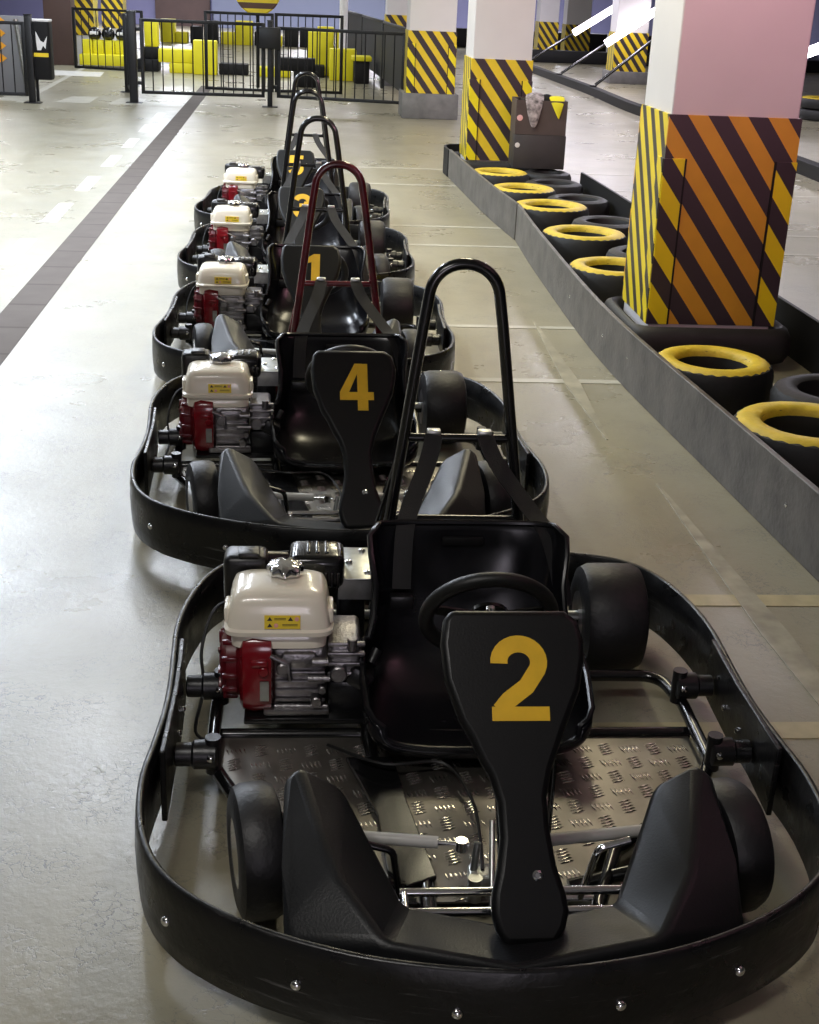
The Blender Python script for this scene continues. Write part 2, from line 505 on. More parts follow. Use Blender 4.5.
def drain():
    m = stripe_mat('drain slab stone', (.085, .074, .068), (.115, .10, .092), .5, (0, 1, 0), .06, .85)
    m.node_tree.nodes['Principled BSDF'].inputs['Specular IOR Level'].default_value = .15
    o = vline('floor_drain', -1.44, 3.0, -1.66, 23.0, .20, m); return o


drain()


# ------------------------------------------------------------------ striped columns
OR = (.70, .36, .02); DK = (.035, .024, .030); YL = (.80, .62, .02); DKY = (.05, .042, .03)


def col_stripes(tagname, orange, period, s=1.0):
    a = (math.sin(math.radians(53)), 0, math.cos(math.radians(53)))
    fr = stripe_mat(tagname + ' front stripes', DK, orange, period, (a[0], 0, a[2]), .5)
    lf = stripe_mat(tagname + ' left stripes', DKY, YL, period * .85, (0, -a[0], a[2]), .45)
    return fr, lf


ORs = col_stripes('orange hazard', OR, .150)
YLs = col_stripes('yellow hazard', (.78, .56, .02), .150)
GUf = stripe_mat('reflective guard front stripes', (.04, .028, .035), (.86, .70, .01), .150, (.7986, 0, .6018), .5, .35, phase=.06)
GUl = stripe_mat('reflective guard left stripes', (.05, .04, .03), (.86, .70, .02), .128, (0, -.80, .60), .45, .35, phase=.3)


def pillar(name, x0, x1, y0, y1, zt, mats, guard=True, collar=None, base=None, zb=.0, label=None):
    cx, cy = (x0 + x1) / 2, (y0 + y1) / 2; wx, wy = x1 - x0, y1 - y0
    bm = bmesh.new(); box(bm, (0, 0, CEIL / 2), (wx, wy, CEIL))
    r = obj(name, bm, M_colpaint, loc=(cx, cy, 0), bevel=(.008, 2), smooth=30); r['kind'] = 'structure'
    t = .012
    fr, lf = mats
    bm = bmesh.new(); box(bm, (0, -wy / 2 - t / 2, (zt + zb) / 2), (wx + 2 * t, t, zt - zb)); obj('stripe_sheet', bm, fr, r, smooth=0)
    bm = bmesh.new(); box(bm, (-wx / 2 - t / 2, 0, (zt + zb) / 2), (t, wy, zt - zb)); obj('stripe_sheet', bm, lf, r, smooth=0)
    bm = bmesh.new(); box(bm, (wx / 2 + t / 2, 0, (zt + zb) / 2), (t, wy, zt - zb)); obj('stripe_sheet', bm, lf, r, smooth=0)
    bm = bmesh.new(); box(bm, (0, wy / 2 + t / 2, (zt + zb) / 2), (wx + 2 * t, t, zt - zb)); obj('stripe_sheet', bm, fr, r, smooth=0)
    if guard:
        g = .008; gh = zb + (zt - zb) * .80; gw = wx * .17
        for sx in (-1, 1):
            bm = bmesh.new()
            box(bm, (sx * (wx / 2 + t - gw / 2 + g / 2), -wy / 2 - t - g / 2, (gh + zb) / 2), (gw, g, gh - zb))
            obj('corner_guard', bm, GUf, r, smooth=0, bevel=(.002, 2))
            bm = bmesh.new()
            box(bm, (sx * (wx / 2 + t + g / 2), -wy / 2 + gw * .4, (gh + zb) / 2), (g, gw, gh - zb))
            obj('corner_guard', bm, lf, r, smooth=0, bevel=(.002, 2))
            bm = bmesh.new()
            box(bm, (sx * (wx / 2 + t - gw + g * .4), -wy / 2 - t - g * .55, (gh + zb) / 2), (.009, g * 1.2, gh - zb))
            obj('guard_edge', bm, M_foamK, r, smooth=0)
    if collar:
        bm = bmesh.new(); rings = []
        for k in range(12):
            a = 2 * PI * k / 12
            rr = .085 * collar
            rings.append(superring(0, 0, wx / 2 + t + .02 + rr * (1 + math.cos(a)) / 2, wy / 2 + t + .02 + rr * (1 + math.cos(a)) / 2, .11 + .09 * math.sin(a), 8, 48))
        loft(bm, rings, loop=True)
        obj('rubber_collar', bm, M_rubber, r)
    if base:
        bm = bmesh.new(); box(bm, (0, 0, base / 2), (wx + .14, wy + .14, base), bev=.01)
        obj('concrete_base', bm, M_conc, r)
    if label: r['label'] = label; r['category'] = 'column'
    return r


pillar('pillar', 1.66, 2.26, 6.08, 6.60, 1.172, ORs, collar=1, zb=.2, label='big square column with orange and black stripes nearest on the right')
pillar('pillar', 1.49, 2.03, 12.35, 12.92, 1.09, YLs, collar=1, zb=.2, label='square column with orange stripes behind the dark crates')
pillar('pillar', 1.36, 1.99, 18.52, 19.1, 1.13, YLs, zb=.33, base=.33, label='striped square column at the right end of the black gate')
pillar('pillar', 1.40, 2.03, 24.6, 25.2, 1.2, YLs, guard=False, zb=.3, base=.3)
for x0, x1, y, zt, zb in ((6.24, 6.90, 27.7, .99, .24), (7.33, 8.02, 39.0, .87, .0), (6.05, 6.55, 36.0, .97, .27), (-4.62, -4.25, 28.0, 1.6, .52), (-4.65, -4.19, 32.0, 1.6, .53)):
    pillar('pillar', x0, x1, y, y + .6, zt, YLs, guard=False, zb=zb, base=(zb if .2 < zb < .4 else None))


# ------------------------------------------------------------------ go-kart
OUT = [(0, -.822), (.17, -.803), (.31, -.765), (.45, -.70), (.565, -.615), (.635, -.52), (.672, -.40), (.684, -.26), (.674, -.13),
       (.666, -.02), (.664, .08), (.667, .18), (.672, .28), (.675, .38), (.669, .48), (.650, .59), (.615, .70), (.555, .785), (.46, .835), (.30, .86), (.15, .868)]
OUT = [(x * .986, y) for x, y in OUT]
OUT = OUT + [(0, .87)] + [(-x, y) for x, y in reversed(OUT[1:])]


def band_points(per=5):
    return catmull([(x, y, 0) for x, y in OUT], per)


def fairing_bm():
    H = [(.380, -.372, .312), (.405, -.400, .300), (.297, -.388, .272), (.190, -.585, .155), (.232, -.733, .198), (.410, -.575, .240),
         (.402, -.675, .160), (.392, -.705, .075), (.23, -.770, .065), (.405, -.400, .10), (.29, -.388, .10), (.185, -.585, .06), (.318, -.605, .243)]
    Cc = [(0, -.645, .160), (0, -.768, .172), (0, -.790, .065), (0, -.645, .065)]
    bm = bmesh.new()
    c = [bm.verts.new(p) for p in Cc]
    for s in (1, -1):
        v = [bm.verts.new((x * s + .016, y, z)) for x, y, z in H]
        for f in ((0, 1, 5, 6, 12), (12, 6, 4), (4, 6, 7, 8), (0, 12, 2), (12, 4, 3, 2), (1, 9, 7, 6, 5), (3, 11, 10, 2), (2, 10, 9, 1, 0)):
            bm.faces.new([v[i] for i in f])
        bm.faces.new((c[0], v[3], v[4], c[1])); bm.faces.new((c[1], v[4], v[8], c[2])); bm.faces.new((c[0], c[3], v[11], v[3]))
        bm.faces.new((c[3], c[2], v[8], v[7], v[9], v[10], v[11]))
    return bm


def tyre_bm(x0, x1, R, y, z, hubr, n=40, groove=False):
    w2 = (x1 - x0); c = (x0, y, z); e = min(.03, w2 * .25)
    prof = [(hubr, .006), (hubr + .012, .0), (R - e * 1.1, .002), (R - e * .35, e * .35), (R - .001, e), (R, w2 * .5), (R - .001, w2 - e), (R - e * .35, w2 - e * .35),
            (R - e * 1.1, w2 - .002), (hubr + .012, w2), (hubr, w2 - .006)]
    bm = bmesh.new(); lathe(bm, prof, c, (1, 0, 0), n, loop=True); return bm


NAS_L = [(-0.09, 0.583), (-0.102, 0.5645), (-0.108, 0.5199), (-0.102, 0.453), (-0.077, 0.3783), (-0.06, 0.3492), (-0.042, 0.3075), (-0.027, 0.2813), (-0.014, 0.2357), (-0.012, 0.1746), (-0.02, 0.1212), (-0.03, 0.0825), (-0.032, 0.0504), (-0.026, 0.0243), (-0.012, -0.0019)]
NAS_R = [(0.122, 0.583), (0.146, 0.5645), (0.156, 0.5238), (0.154, 0.4889), (0.143, 0.4355), (0.112, 0.3638), (0.084, 0.2929), (0.073, 0.2454), (0.075, 0.1921), (0.084, 0.128), (0.098, 0.0825), (0.102, 0.0534), (0.094, 0.0243), (0.077, -0.0019)]
NU = V(1, 0, 0); NVv = V(0, .385, .445).normalized(); NO = V(0, -.71, .17)


def build_kart():
    K = empty('go_kart')
    # ---- wrap-around bumper band
    P = band_points(); n = len(P); bm = bmesh.new(); rings = []
    for i in range(n):
        d = (P[(i + 1) % n] - P[i - 1]).normalized(); nn = V(d.y, -d.x, 0)
        prof = [(0, .206), (-.004, .210), (-.010, .210), (-.014, .206), (-.014, .050), (-.010, .046), (-.004, .046), (0, .050), (.003, .09), (.004, .13), (.003, .17)]
        rings.append([P[i] + nn * a + V(0, 0, h) for a, h in prof])
    loft(bm, rings, loop=True)
    band = obj('bumper_band', bm, M_band, K, smooth=50)
    for x, y in ((-.350, -.745), (-.107, -.818), (.171, -.805), (.405, -.725), (-.60, -.575), (.60, -.575), (-.656, .3), (.656, .3), (-.640, -.0), (.640, -.0)):
        q = min(range(n), key=lambda i: (P[i].x - x) ** 2 + (P[i].y - y) ** 2)
        d = (P[(q + 1) % n] - P[q - 1]).normalized(); nn = V(d.y, -d.x, 0)
        if nn.dot(P[q]) < 0: nn = -nn
        bm = bmesh.new(); lathe(bm, [(.010, 0), (.010, .003), (.008, .006), (.004, .0085)], P[q] + nn * .003 + V(0, 0, .125), nn, 12)
        obj('bolt', bm, M_chrome, band)
    # ---- frame
    bm = bmesh.new(); t = .015
    for s in (1, -1):
        tube(bm, rounded([(s * .12, .36, .09), (s * .53, .355, .09), (s * .555, .22, .09), (s * .552, -.02, .085), (s * .50, -.13, .08), (s * .27, -.33, .075), (s * .20, -.50, .075), (s * .20, -.62, .085)], .06), t)
        tube(bm, rounded([(s * .22, .80, .09), (s * .22, .35, .075), (s * .20, .02, .055), (s * .115, -.36, .05), (s * .12, -.62, .07)], .05), .018)
    tube(bm, [(-.27, -.60, .085), (.27, -.60, .085)], t)
    tube(bm, [(-.55, .135, .06), (.55, .135, .06)], t)
    tube(bm, [(-.22, .78, .09), (.22, .78, .09)], t)
    tube(bm, [(-.43, -.39, .105), (-.16, -.42, .06)], t); tube(bm, [(.43, -.39, .105), (.16, -.42, .06)], t)
    tube(bm, [(-.45, .58, .135), (.45, .58, .135)], .017)
    fr = obj('frame', bm, M_gloss, K)
    # flat dark rail beside the pedals
    bm = bmesh.new()
    prism(bm, [(-.26, .02), (-.155, .02), (-.135, -.15), (-.095, -.40), (-.155, -.43), (-.19, -.38), (-.20, -.20)], (V(0, 0, .074), V(1, 0, 0), V(0, 1, 0)), .012)
    obj('rail_plate', bm, M_gloss, K, smooth=0, bevel=(.003, 2))
    # ---- chequer plate tray
    tray = [(.545, .125), (.545, -.02), (.50, -.095), (.24, -.32), (.17, -.46), (-.17, -.46), (-.24, -.32), (-.50, -.095), (-.545, -.02), (-.545, .125)]
    bm = bmesh.new(); prism(bm, tray[::-1], (V(0, 0, .060), V(1, 0, 0), V(0, 1, 0)), .004)

    def inside(x, y, mrg=.018):
        if y > .115 or y < -.445: return False
        a = abs(x)
        lim = .53 if y > -.03 else (.53 - (-.03 - y) * .7 if y > -.095 else (.48 + (y + .095) * 1.15 if y > -.32 else .22 + (y + .32) * .5))
        return a < lim - mrg
    st = .056
    for i in range(-12, 13):
        for j in range(-10, 4):
            cx, cy = i * st, j * st + .01
            if not inside(cx, cy): continue
            ang = math.radians(20 if (i + j) % 2 else 110)
            dx, dy = V(math.cos(ang), math.sin(ang), 0), V(-math.sin(ang), math.cos(ang), 0)
            for q in range(5):
                c0 = V(cx, cy, 0) + dy * (q - 2) * .0092 + dx * (q - 2) * .002
                a = [c0 - dx * .017, c0 - dy * .0024, c0 + dx * .017, c0 + dy * .0024]
                lo = [bm.verts.new(p + V(0, 0, .0601)) for p in a]
                hi = [bm.verts.new(c0 + (p - c0) * .45 + V(0, 0, .0628)) for p in a]
                bm.faces.new(hi).material_index = 1
                for k in range(4): bm.faces.new((lo[k], lo[(k + 1) % 4], hi[(k + 1) % 4], hi[k])).material_index = 1
    obj('floor_tray', bm, [M_plate, M_tread], K, smooth=0)
    # ---- side mounts and plates
    for s in (1, -1):
        for y in (.235, -.055):
            bm = bmesh.new(); lathe(bm, [(.022, .0), (.032, .004), (.032, .05), (.026, .055), (.026, .088), (.020, .091)], (s * .535, y, .13), (s, 0, 0), 16)
            cyl(bm, (s * .545, y, .13), (0, 0, 1), .017, .085, 12)
            o = obj('side_mount', bm, M_plastic, K)
            bm = bmesh.new(); lathe(bm, [(.008, 0), (.008, .005), (.004, .008)], (s * .548, y - .032, .14), (0, -1, 0), 10); obj('bolt', bm, M_chrome, o)
        bm = bmesh.new()
        pts = [(-.19, .630), (-.06, .628), (.08, .626), (.20, .629), (.30, .633)]
        rings = []
        for y, x in pts:
            zb = .055 if y < -.1 else .07
            rings.append([V(s * x, y, zb), V(s * (x + .012), y, zb), V(s * (x + .012), y, .222), V(s * x, y, .222)])
        loft(bm, rings)
        o = obj('side_plate', bm, M_band, K, bevel=(.003, 2))
        for y in (.13, .03):
            bm = bmesh.new(); lathe(bm, [(.007, 0), (.007, .004), (.003, .007)], (s * .626, y, .13), (-s, 0, 0), 10); obj('bolt', bm, M_chrome, o)
    # ---- front fairing
    obj('front_fairing', fairing_bm(), M_fair, K, smooth=25, bevel=(.013, 3, 12))
    # ---- number panel
    poly = NAS_L[::-1] + NAS_R
    poly = poly[::-1]
    bm = bmesh.new(); prism(bm, poly, (NO, NU, NVv), .035)
    pan = obj('number_panel', bm, M_panel, K, smooth=35, bevel=(.012, 3, 50))
    nrm = NU.cross(NVv)
    bm = bmesh.new(); lathe(bm, [(.009, 0), (.009, .002), (.006, .004), (.004, .002)], NO + NU * .048 + NVv * .112, nrm, 14); obj('screw', bm, M_chrome, pan)
    # ---- steering
    b0 = math.radians(28); C = V(.04, .035, .412); ax = V(0, math.cos(b0), math.sin(b0)); up = V(0, -math.sin(b0), math.cos(b0)); ux = V(1, 0, 0)
    bm = bmesh.new()
    ring = [C + ux * .135 * math.cos(2 * PI * k / 48) + up * .135 * math.sin(2 * PI * k / 48) * (.93 if math.sin(2 * PI * k / 48) < -.3 else 1) for k in range(48)]
    tube(bm, ring, .0165, 12, loop=True)
    sw = obj('steering_wheel', bm, M_grip, K)
    bm = bmesh.new()
    for a in (15, 165, 270):
        dd = ux * math.cos(math.radians(a)) + up * math.sin(math.radians(a))
        prism(bm, [(-.016, .02), (.016, .02), (.013, .13), (-.013, .13)], (C, dd.cross(ax), dd), .005)
    prism(bm, [(.045 * math.cos(2 * PI * k / 20), .045 * math.sin(2 * PI * k / 20)) for k in range(20)], (C, ux, up), .008)
    obj('spoke_plate', bm, M_gloss, sw)
    bm = bmesh.new(); lathe(bm, [(.012, 0), (.012, .008), (.005, .014)], C + up * .035 - ax * .002, -ax, 12); obj('hub_nut', bm, M_chrome, sw)
    bm = bmesh.new(); tube(bm, [C, C - ax * .20 + V(0, 0, -.02), (.032, -.40, .11)], .011); obj('steering_column', bm, M_gloss, K)
    # ---- seat
    S = [(-.035, .125, (.35, 1), .215, .05), (-.025, .100, (.2, 1), .235, .085), (.02, .080, (0, 1), .248, .115), (.12, .070, (0, 1), .256, .15), (.24, .072, (-.15, 1), .255, .17), (.33, .105, (-.5, .8), .25, .175),
         (.385, .17, (-.85, .5), .238, .165), (.412, .25, (-1, .3), .226, .15), (.432, .33, (-1, .22), .222, .13), (.45, .40, (-1, .2), .234, .105), (.458, .437, (-1, .2), .236, .08), (.463, .455, (-1, .2), .215, .05)]
    bm = bmesh.new(); rows = []
    for (y, z, nn, wv, dd) in S:
        nv = V(0, nn[0], nn[1]).normalized(); r = []
        for k in range(25):
            a = math.radians(-90 + 180 * k / 24); sa, ca = math.sin(a), max(0, math.cos(a))
            x = wv * math.copysign(abs(sa) ** .62, sa); off = dd * (1 - ca ** .55)
            r.append(V(.035 + x, y, z) + nv * off)
        rows.append(r)
    loft(bm, rows, caps=False, closed=False)
    seat = obj('seat', bm, M_seat, K, smooth=60)
    md = seat.modifiers.new('solid', 'SOLIDIFY'); md.thickness = .009; md.offset = 1
    md = seat.modifiers.new('sub', 'SUBSURF'); md.levels = 1; md.render_levels = 1
    # rim bead
    rim = [r[0] for r in rows] + rows[-1][1:-1] + [r[-1] for r in reversed(rows)] + rows[0][-2:0:-1]
    bm = bmesh.new(); tube(bm, rim, .0075, 8, loop=True); obj('rim_bead', bm, M_seat, seat)
    bm = bmesh.new(); box(bm, (.03, .446, .413), (.10, .012, .022), bev=.004); obj('slot_pad', bm, M_foamK, seat)
    bm = bmesh.new(); lathe(bm, [(.014, 0), (.014, .003), (.007, .006)], (-.075, .03, .084), (0, 0, 1), 14)
    lathe(bm, [(.014, 0), (.014, .003), (.007, .006)], (.145, .03, .084), (0, 0, 1), 14); obj('seat_bolt', bm, M_chrome, seat)
    # ---- roll hoop
    bm = bmesh.new()
    tube(bm, rounded([(-.172, .66, .10), (-.068, .68, .890), (-.045, .685, 1.043), (.105, .685, 1.043), (.130, .68, .890), (.242, .66, .10)], .085, 10), .0145, 12)
    hoop = obj('roll_hoop', bm, M_gloss, K)
    bm = bmesh.new(); tube(bm, [(-.108, .676, .60), (.172, .676, .60)], .011); obj('cross_bar', bm, M_gloss, hoop)
    bm = bmesh.new(); tube(bm, [(-.13, .668, .38), (.20, .668, .38)], .011); obj('cross_bar', bm, M_gloss, hoop)
    for s, x in ((-1, -.10), (1, .16)):
        bm = bmesh.new(); tube(bm, [(x, .67, .62), (x + s * .10, .82, .12)], .010); obj('brace', bm, M_gloss, hoop)
    for x in (-.03, .10):
        bm = bmesh.new(); box(bm, (x, .676, .615), (.035, .026, .016), bev=.004); obj('belt_clip', bm, M_zinc, hoop)
    # ---- belts
    def belt(pts, wdir, wd):
        bm = bmesh.new(); c = catmull(pts, 5, False)
        rings = []
        for i, p in enumerate(c):
            d = (c[min(i + 1, len(c) - 1)] - c[max(i - 1, 0)]).normalized()
            wv = (V(*wdir) - d * d.dot(V(*wdir))).normalized() * wd / 2; nv = wv.cross(d).normalized() * .0015
            rings.append([p - wv - nv, p + wv - nv, p + wv + nv, p - wv + nv])
        loft(bm, rings); return obj('seat_belt', bm, M_belt, K, smooth=30)
    b1 = belt([(-.03, .662, .612), (-.05, .60, .56), (-.095, .50, .485), (-.112, .448, .445), (-.118, .415, .38), (-.12, .39, .31)], (1, 0, 0), .045)
    bm = bmesh.new(); box(bm, (-.12, .375, .285), (.06, .03, .035), bev=.006); obj('buckle', bm, M_plastic, b1)
    belt([(.10, .662, .612), (.125, .60, .56), (.20, .50, .475), (.235, .44, .44), (.262, .40, .36), (.275, .36, .28)], (1, .2, 0), .045)
    # ---- wheels
    for s in (1, -1):
        x0, x1 = sorted((s * .410 + .014, s * .500 + .014))
        wcx = s * .455 + .014
        wf = obj('front_wheel', tyre_bm(-.045, .045, .130, 0, 0, .062), M_slick, K, loc=(wcx, -.39, .130), rot=(0, 0, math.radians(11)))
        bm = bmesh.new(); lathe(bm, [(.066, .0), (.062, .012), (.050, .016), (.030, .018), (.028, .004), (.012, .002)], (s * .042, 0, 0), (-s, 0, 0), 28)
        obj('rim', bm, M_chrome, wf)
        x0, x1 = sorted((s * .360, s * .530))
        wr = obj('rear_wheel', tyre_bm(x0, x1, .142, .58, .142, .066), M_slick, K)
        bm = bmesh.new(); lathe(bm, [(.070, .0), (.066, .03), (.050, .06), (.030, .065), (.028, .01)], (s * .527, .58, .142), (-s, 0, 0), 28)
        lathe(bm, [(.068, .0), (.062, .03), (.030, .035), (.028, .0)], (s * .363, .58, .142), (s, 0, 0), 28)
        obj('rim', bm, M_alu, wr)
        # tie rod
        bm = bmesh.new(); tube(bm, [(s * .40, -.335, .135), (s * .095, -.385, .14)], .0125); tr = obj('tie_rod', bm, M_rod, K)
        bm = bmesh.new(); tube(bm, [(s * .095, -.385, .14), (s * .035, -.395, .14)], .006); cyl(bm, (s * .05, -.393, .14), (0, 0, 1), .012, .022, 12); obj('rod_end', bm, M_chrome, tr)
        bm = bmesh.new(); cyl(bm, (s * .39, -.337, .135), (0, 0, 1), .013, .03, 12); obj('rod_end', bm, M_chrome, tr)
        # stub axle and pedal
        bm = bmesh.new(); box(bm, (s * .405, -.385, .125), (.05, .05, .08), bev=.008); cyl(bm, (s * .42, -.39, .13), (1, 0, 0), .012, .06)
        obj('stub_axle', bm, M_gloss, K)
        bm = bmesh.new(); tube(bm, rounded([(s * .17, -.47, .07), (s * .19, -.49, .20), (s * .25, -.485, .215)], .02), .007); tube(bm, [(s * .14, -.47, .07), (s * .22, -.47, .07)], .008)
        obj('pedal', bm, M_chrome if s > 0 else M_gloss, K)
    bm = bmesh.new(); cyl(bm, (0, .58, .142), (1, 0, 0), .016, .74, 16); obj('rear_axle', bm, M_zinc, K)
    # ---- chrome nose bars
    bm = bmesh.new()
    for y in (-.545, -.600): tube(bm, [(-.18, y, .150), (.262, y, .150)], .0085, 12)
    for x in (-.172, .254): tube(bm, [(x, -.545, .150), (x, -.600, .150)], .007); tube(bm, [(x, -.572, .150), (x, -.572, .10)], .006)
    nb = obj('nose_bars', bm, M_chrome, K)
    bm = bmesh.new(); tube(bm, [(.0, -.49, .07), (.012, -.36, .17)], .006); tube(bm, [(-.03, -.42, .08), (-.02, -.40, .15)], .007); box(bm, (-.012, -.42, .085), (.05, .05, .03), bev=.006)
    cyl(bm, (-.03, -.46, .09), (0, 0, 1), .014, .05, 12); obj('steering_linkage', bm, M_zinc, K)
    bm = bmesh.new(); tube(bm, catmull([(-.30, .05, .085), (-.18, -.05, .10), (-.05, -.04, .095), (.0, -.15, .08), (.0, -.30, .09), (-.01, -.42, .10)], 6, False), .004, 6)
    obj('control_cable', bm, M_cable, K)
    bm = bmesh.new(); tube(bm, catmull([(-.55, .10, .06), (-.60, .15, .06), (-.59, .28, .10), (-.60, .36, .16), (-.57, .42, .24), (-.50, .40, .28)], 6, False), .004, 6)
    obj('control_cable', bm, M_cable, K)
    # ---- engine: crankcase is the part, the rest its sub-parts
    bm = bmesh.new()
    box(bm, (-.365, .255, .185), (.125, .165, .16), bev=.014, seg=3)
    for z in (.135, .158, .181, .204): box(bm, (-.362, .170, z), (.115, .016, .009), bev=.003)
    box(bm, (-.365, .20, .235), (.08, .08, .04), bev=.01)
    box(bm, (-.37, .175, .108), (.15, .05, .016), bev=.004)
    cyl(bm, (-.402, .165, .218), (0, 1, 0), .015, .03, 14, .003); cyl(bm, (-.325, .165, .135), (0, 1, 0), .014, .04, 14, .003); cyl(bm, (-.312, .165, .165), (0, 1, 0), .010, .03, 12, .002)
    tube(bm, [(-.43, .16, .25), (-.39, .155, .232), (-.385, .155, .19)], .006); tube(bm, [(-.335, .155, .238), (-.30, .155, .238)], .010)
    tube(bm, [(-.345, .155, .195), (-.295, .155, .195)], .008); tube(bm, [(-.42, .16, .12), (-.30, .16, .12)], .006)
    eng = obj('engine', bm, M_alu, K)
    bm = bmesh.new()
    box(bm, (-.262, .25, .225), (.075, .15, .10), bev=.012, seg=3)
    for z in (.20, .225, .25, .275): box(bm, (-.258, .172, z), (.085, .014, .010), bev=.003)
    cyl(bm, (-.275, .165, .205), (0, 1, 0), .020, .03, 16, .003); cyl(bm, (-.245, .17, .275), (0, 0, 1), .012, .03, 12, .002)
    obj('gear_case', bm, M_alu, eng)
    bm = bmesh.new(); box(bm, (-.225, .19, .185), (.06, .06, .05), rot=Matrix.Rotation(.5, 3, 'Y'), bev=.012); box(bm, (-.25, .24, .13), (.10, .13, .09), bev=.012); tube(bm, [(-.20, .2, .21), (-.185, .22, .235)], .012)
    obj('clutch_cover', bm, M_plastic, eng)
    prof = [(math.cos(a), math.sin(a)) for a in [2 * PI * k / 36 for k in range(36)]]

    def rsq(x, hy, hz, e=4.5, cy=.255, cz=.195):
        return [V(x, cy + hy * math.copysign(abs(c) ** (2 / e), c), cz + hz * math.copysign(abs(s) ** (2 / e), s)) for c, s in prof]
    bm = bmesh.new(); loft(bm, [rsq(-.425, .092, .096), rsq(-.428, .100, .104), rsq(-.470, .103, .108), rsq(-.492, .098, .102), rsq(-.500, .085, .09)])
    box(bm, (-.455, .152, .235), (.04, .012, .016), bev=.004); cyl(bm, (-.445, .15, .215), (0, 1, 0), .012, .012, 12, .002)
    obj('fan_shroud', bm, M_red, eng)
    bm = bmesh.new(); box(bm, (-.443, .150, .165), (.020, .004, .05)); obj('data_plate', bm, M_zinc, eng)
    bm = bmesh.new(); lathe(bm, [(.085, 0), (.090, .008), (.086, .030), (.070, .042), (.040, .048), (.02, .05)], (-.500, .255, .195), (-1, 0, 0), 32)
    for k in range(14):
        a = 2 * PI * k / 14
        box(bm, V(-.522, .255 + .088 * math.cos(a), .195 + .088 * math.sin(a)), (.034, .012, .012), bev=.003)
    for k in range(8):
        a = 2 * PI * k / 8
        box(bm, V(-.546, .255 + .055 * math.cos(a), .195 + .055 * math.sin(a)), (.008, .03, .008), rot=Matrix.Rotation(a, 3, 'X'), bev=.002)
    obj('recoil_starter', bm, M_redd, eng)
    # tank
    tx, ty = -.411, .250
    bm = bmesh.new()
    loft(bm, [superring(tx, ty, .100, .072, .258, 6), superring(tx, ty, .109, .081, .264, 6), superring(tx, ty, .109, .081, .292, 7), superring(tx, ty, .106, .078, .296, 7), superring(tx, ty, .106, .078, .300, 7), superring(tx, ty, .123, .096, .301, 7), superring(tx, ty, .124, .097, .311, 7),
              superring(tx, ty, .118, .091, .316, 7), superring(tx, ty, .114, .088, .345, 7), superring(tx, ty + .002, .109, .083, .370, 6.5), superring(tx, ty + .003, .103, .077, .385, 6), superring(tx, ty + .003, .092, .066, .393, 5), superring(tx, ty + .003, .06, .04, .397, 4), superring(tx, ty + .003, .02, .015, .398, 3)])
    for sx in (-1, 1): box(bm, (tx + sx * .116, ty - .03, .338), (.014, .07, .038), bev=.006)
    tank = obj('fuel_tank', bm, M_cream, eng, smooth=42)
    bm = bmesh.new(); cr = []
    for r, h in ((.030, .0), (.032, .005), (.041, .008), (.041, .020), (.036, .027), (.014, .029)):
        cr.append([V(tx + .012, ty + .035, .396 + h) + V(math.cos(2 * PI * k / 48), math.sin(2 * PI * k / 48), 0) * (r * (1 + (.07 * math.cos(16 * PI * k / 48) if .006 < h < .024 else 0))) for k in range(48)])
    loft(bm, cr); obj('fuel_cap', bm, M_chrome, eng)
    # label on the tank's sloping front
    p0, p1 = V(tx + .008, ty - .0915, .322), V(tx + .008, ty - .0880, .345)
    lv = (p1 - p0).normalized(); lu = V(1, 0, 0); ln = lu.cross(lv)
    fr_ = (p0 + ln * .002 + lv * .002, lu, lv)
    bm = bmesh.new(); prism(bm, [(-.04, -.004), (.04, -.004), (.04, .027), (-.04, .027)], fr_, .004); obj('warning_label', bm, M_label, eng, smooth=0)
    bm = bmesh.new(); f2 = (fr_[0] + ln * .0006, lu, lv)
    for x, y in ((-.028, .015), (.018, .015), (-.028, .0)): prism(bm, [(x - .006, y), (x + .006, y), (x, y + .009)], f2, .0006)
    for y in (.017, .020): prism(bm, [(-.018, y), (.008, y), (.008, y + .0012), (-.018, y + .0012)], f2, .0006)
    for y in (.003, .006): prism(bm, [(.0, y), (.034, y), (.034, y + .0012), (.0, y + .0012)], f2, .0006)
    obj('label_print', bm, M_ink, eng, smooth=0)
    bm = bmesh.new()
    for x, y in ((.032, .019), (-.014, .004)): prism(bm, [(x + .005 * math.cos(2 * PI * k / 14), y + .005 * math.sin(2 * PI * k / 14)) for k in range(14)], f2, .0006)
    obj('label_symbol', bm, mat('pale red print', (.75, .35, .28), .5), eng, smooth=0)
    bm = bmesh.new(); box(bm, (-.492, .385, .33), (.105, .085, .16), bev=.018, seg=3); box(bm, (-.485, .37, .412), (.05, .05, .015), bev=.005); tube(bm, [(-.45, .40, .38), (-.40, .42, .37)], .022)
    obj('air_filter', bm, M_plastic, eng)
    bm = bmesh.new(); box(bm, (-.325, .455, .345), (.135, .12, .085), bev=.02, seg=3)
    for k in range(8): box(bm, (-.375 + k * .0145, .397, .33), (.007, .012, .04), bev=.002)
    for k in range(3): box(bm, (-.345 + .022 * k, .46, .388), (.009, .07, .006), bev=.002)
    obj('muffler', bm, M_gloss, eng)
    bm = bmesh.new(); box(bm, (-.222, .50, .326), (.095, .19, .006), bev=.001); box(bm, (-.222, .41, .30), (.10, .006, .055))
    eb = obj('engine_bracket', bm, M_zinc, eng)
    bm = bmesh.new()
    for x, y in ((-.21, .57), (-.20, .44), (-.245, .50)): lathe(bm, [(.009, 0), (.009, .004), (.004, .007)], (x, y, .329), (0, 0, 1), 10)
    obj('bracket_bolt', bm, M_chrome, eng)
    bm = bmesh.new(); box(bm, (-.34, .27, .090), (.30, .26, .014), bev=.004); box(bm, (-.24, .45, .20), (.07, .05, .22), bev=.006)
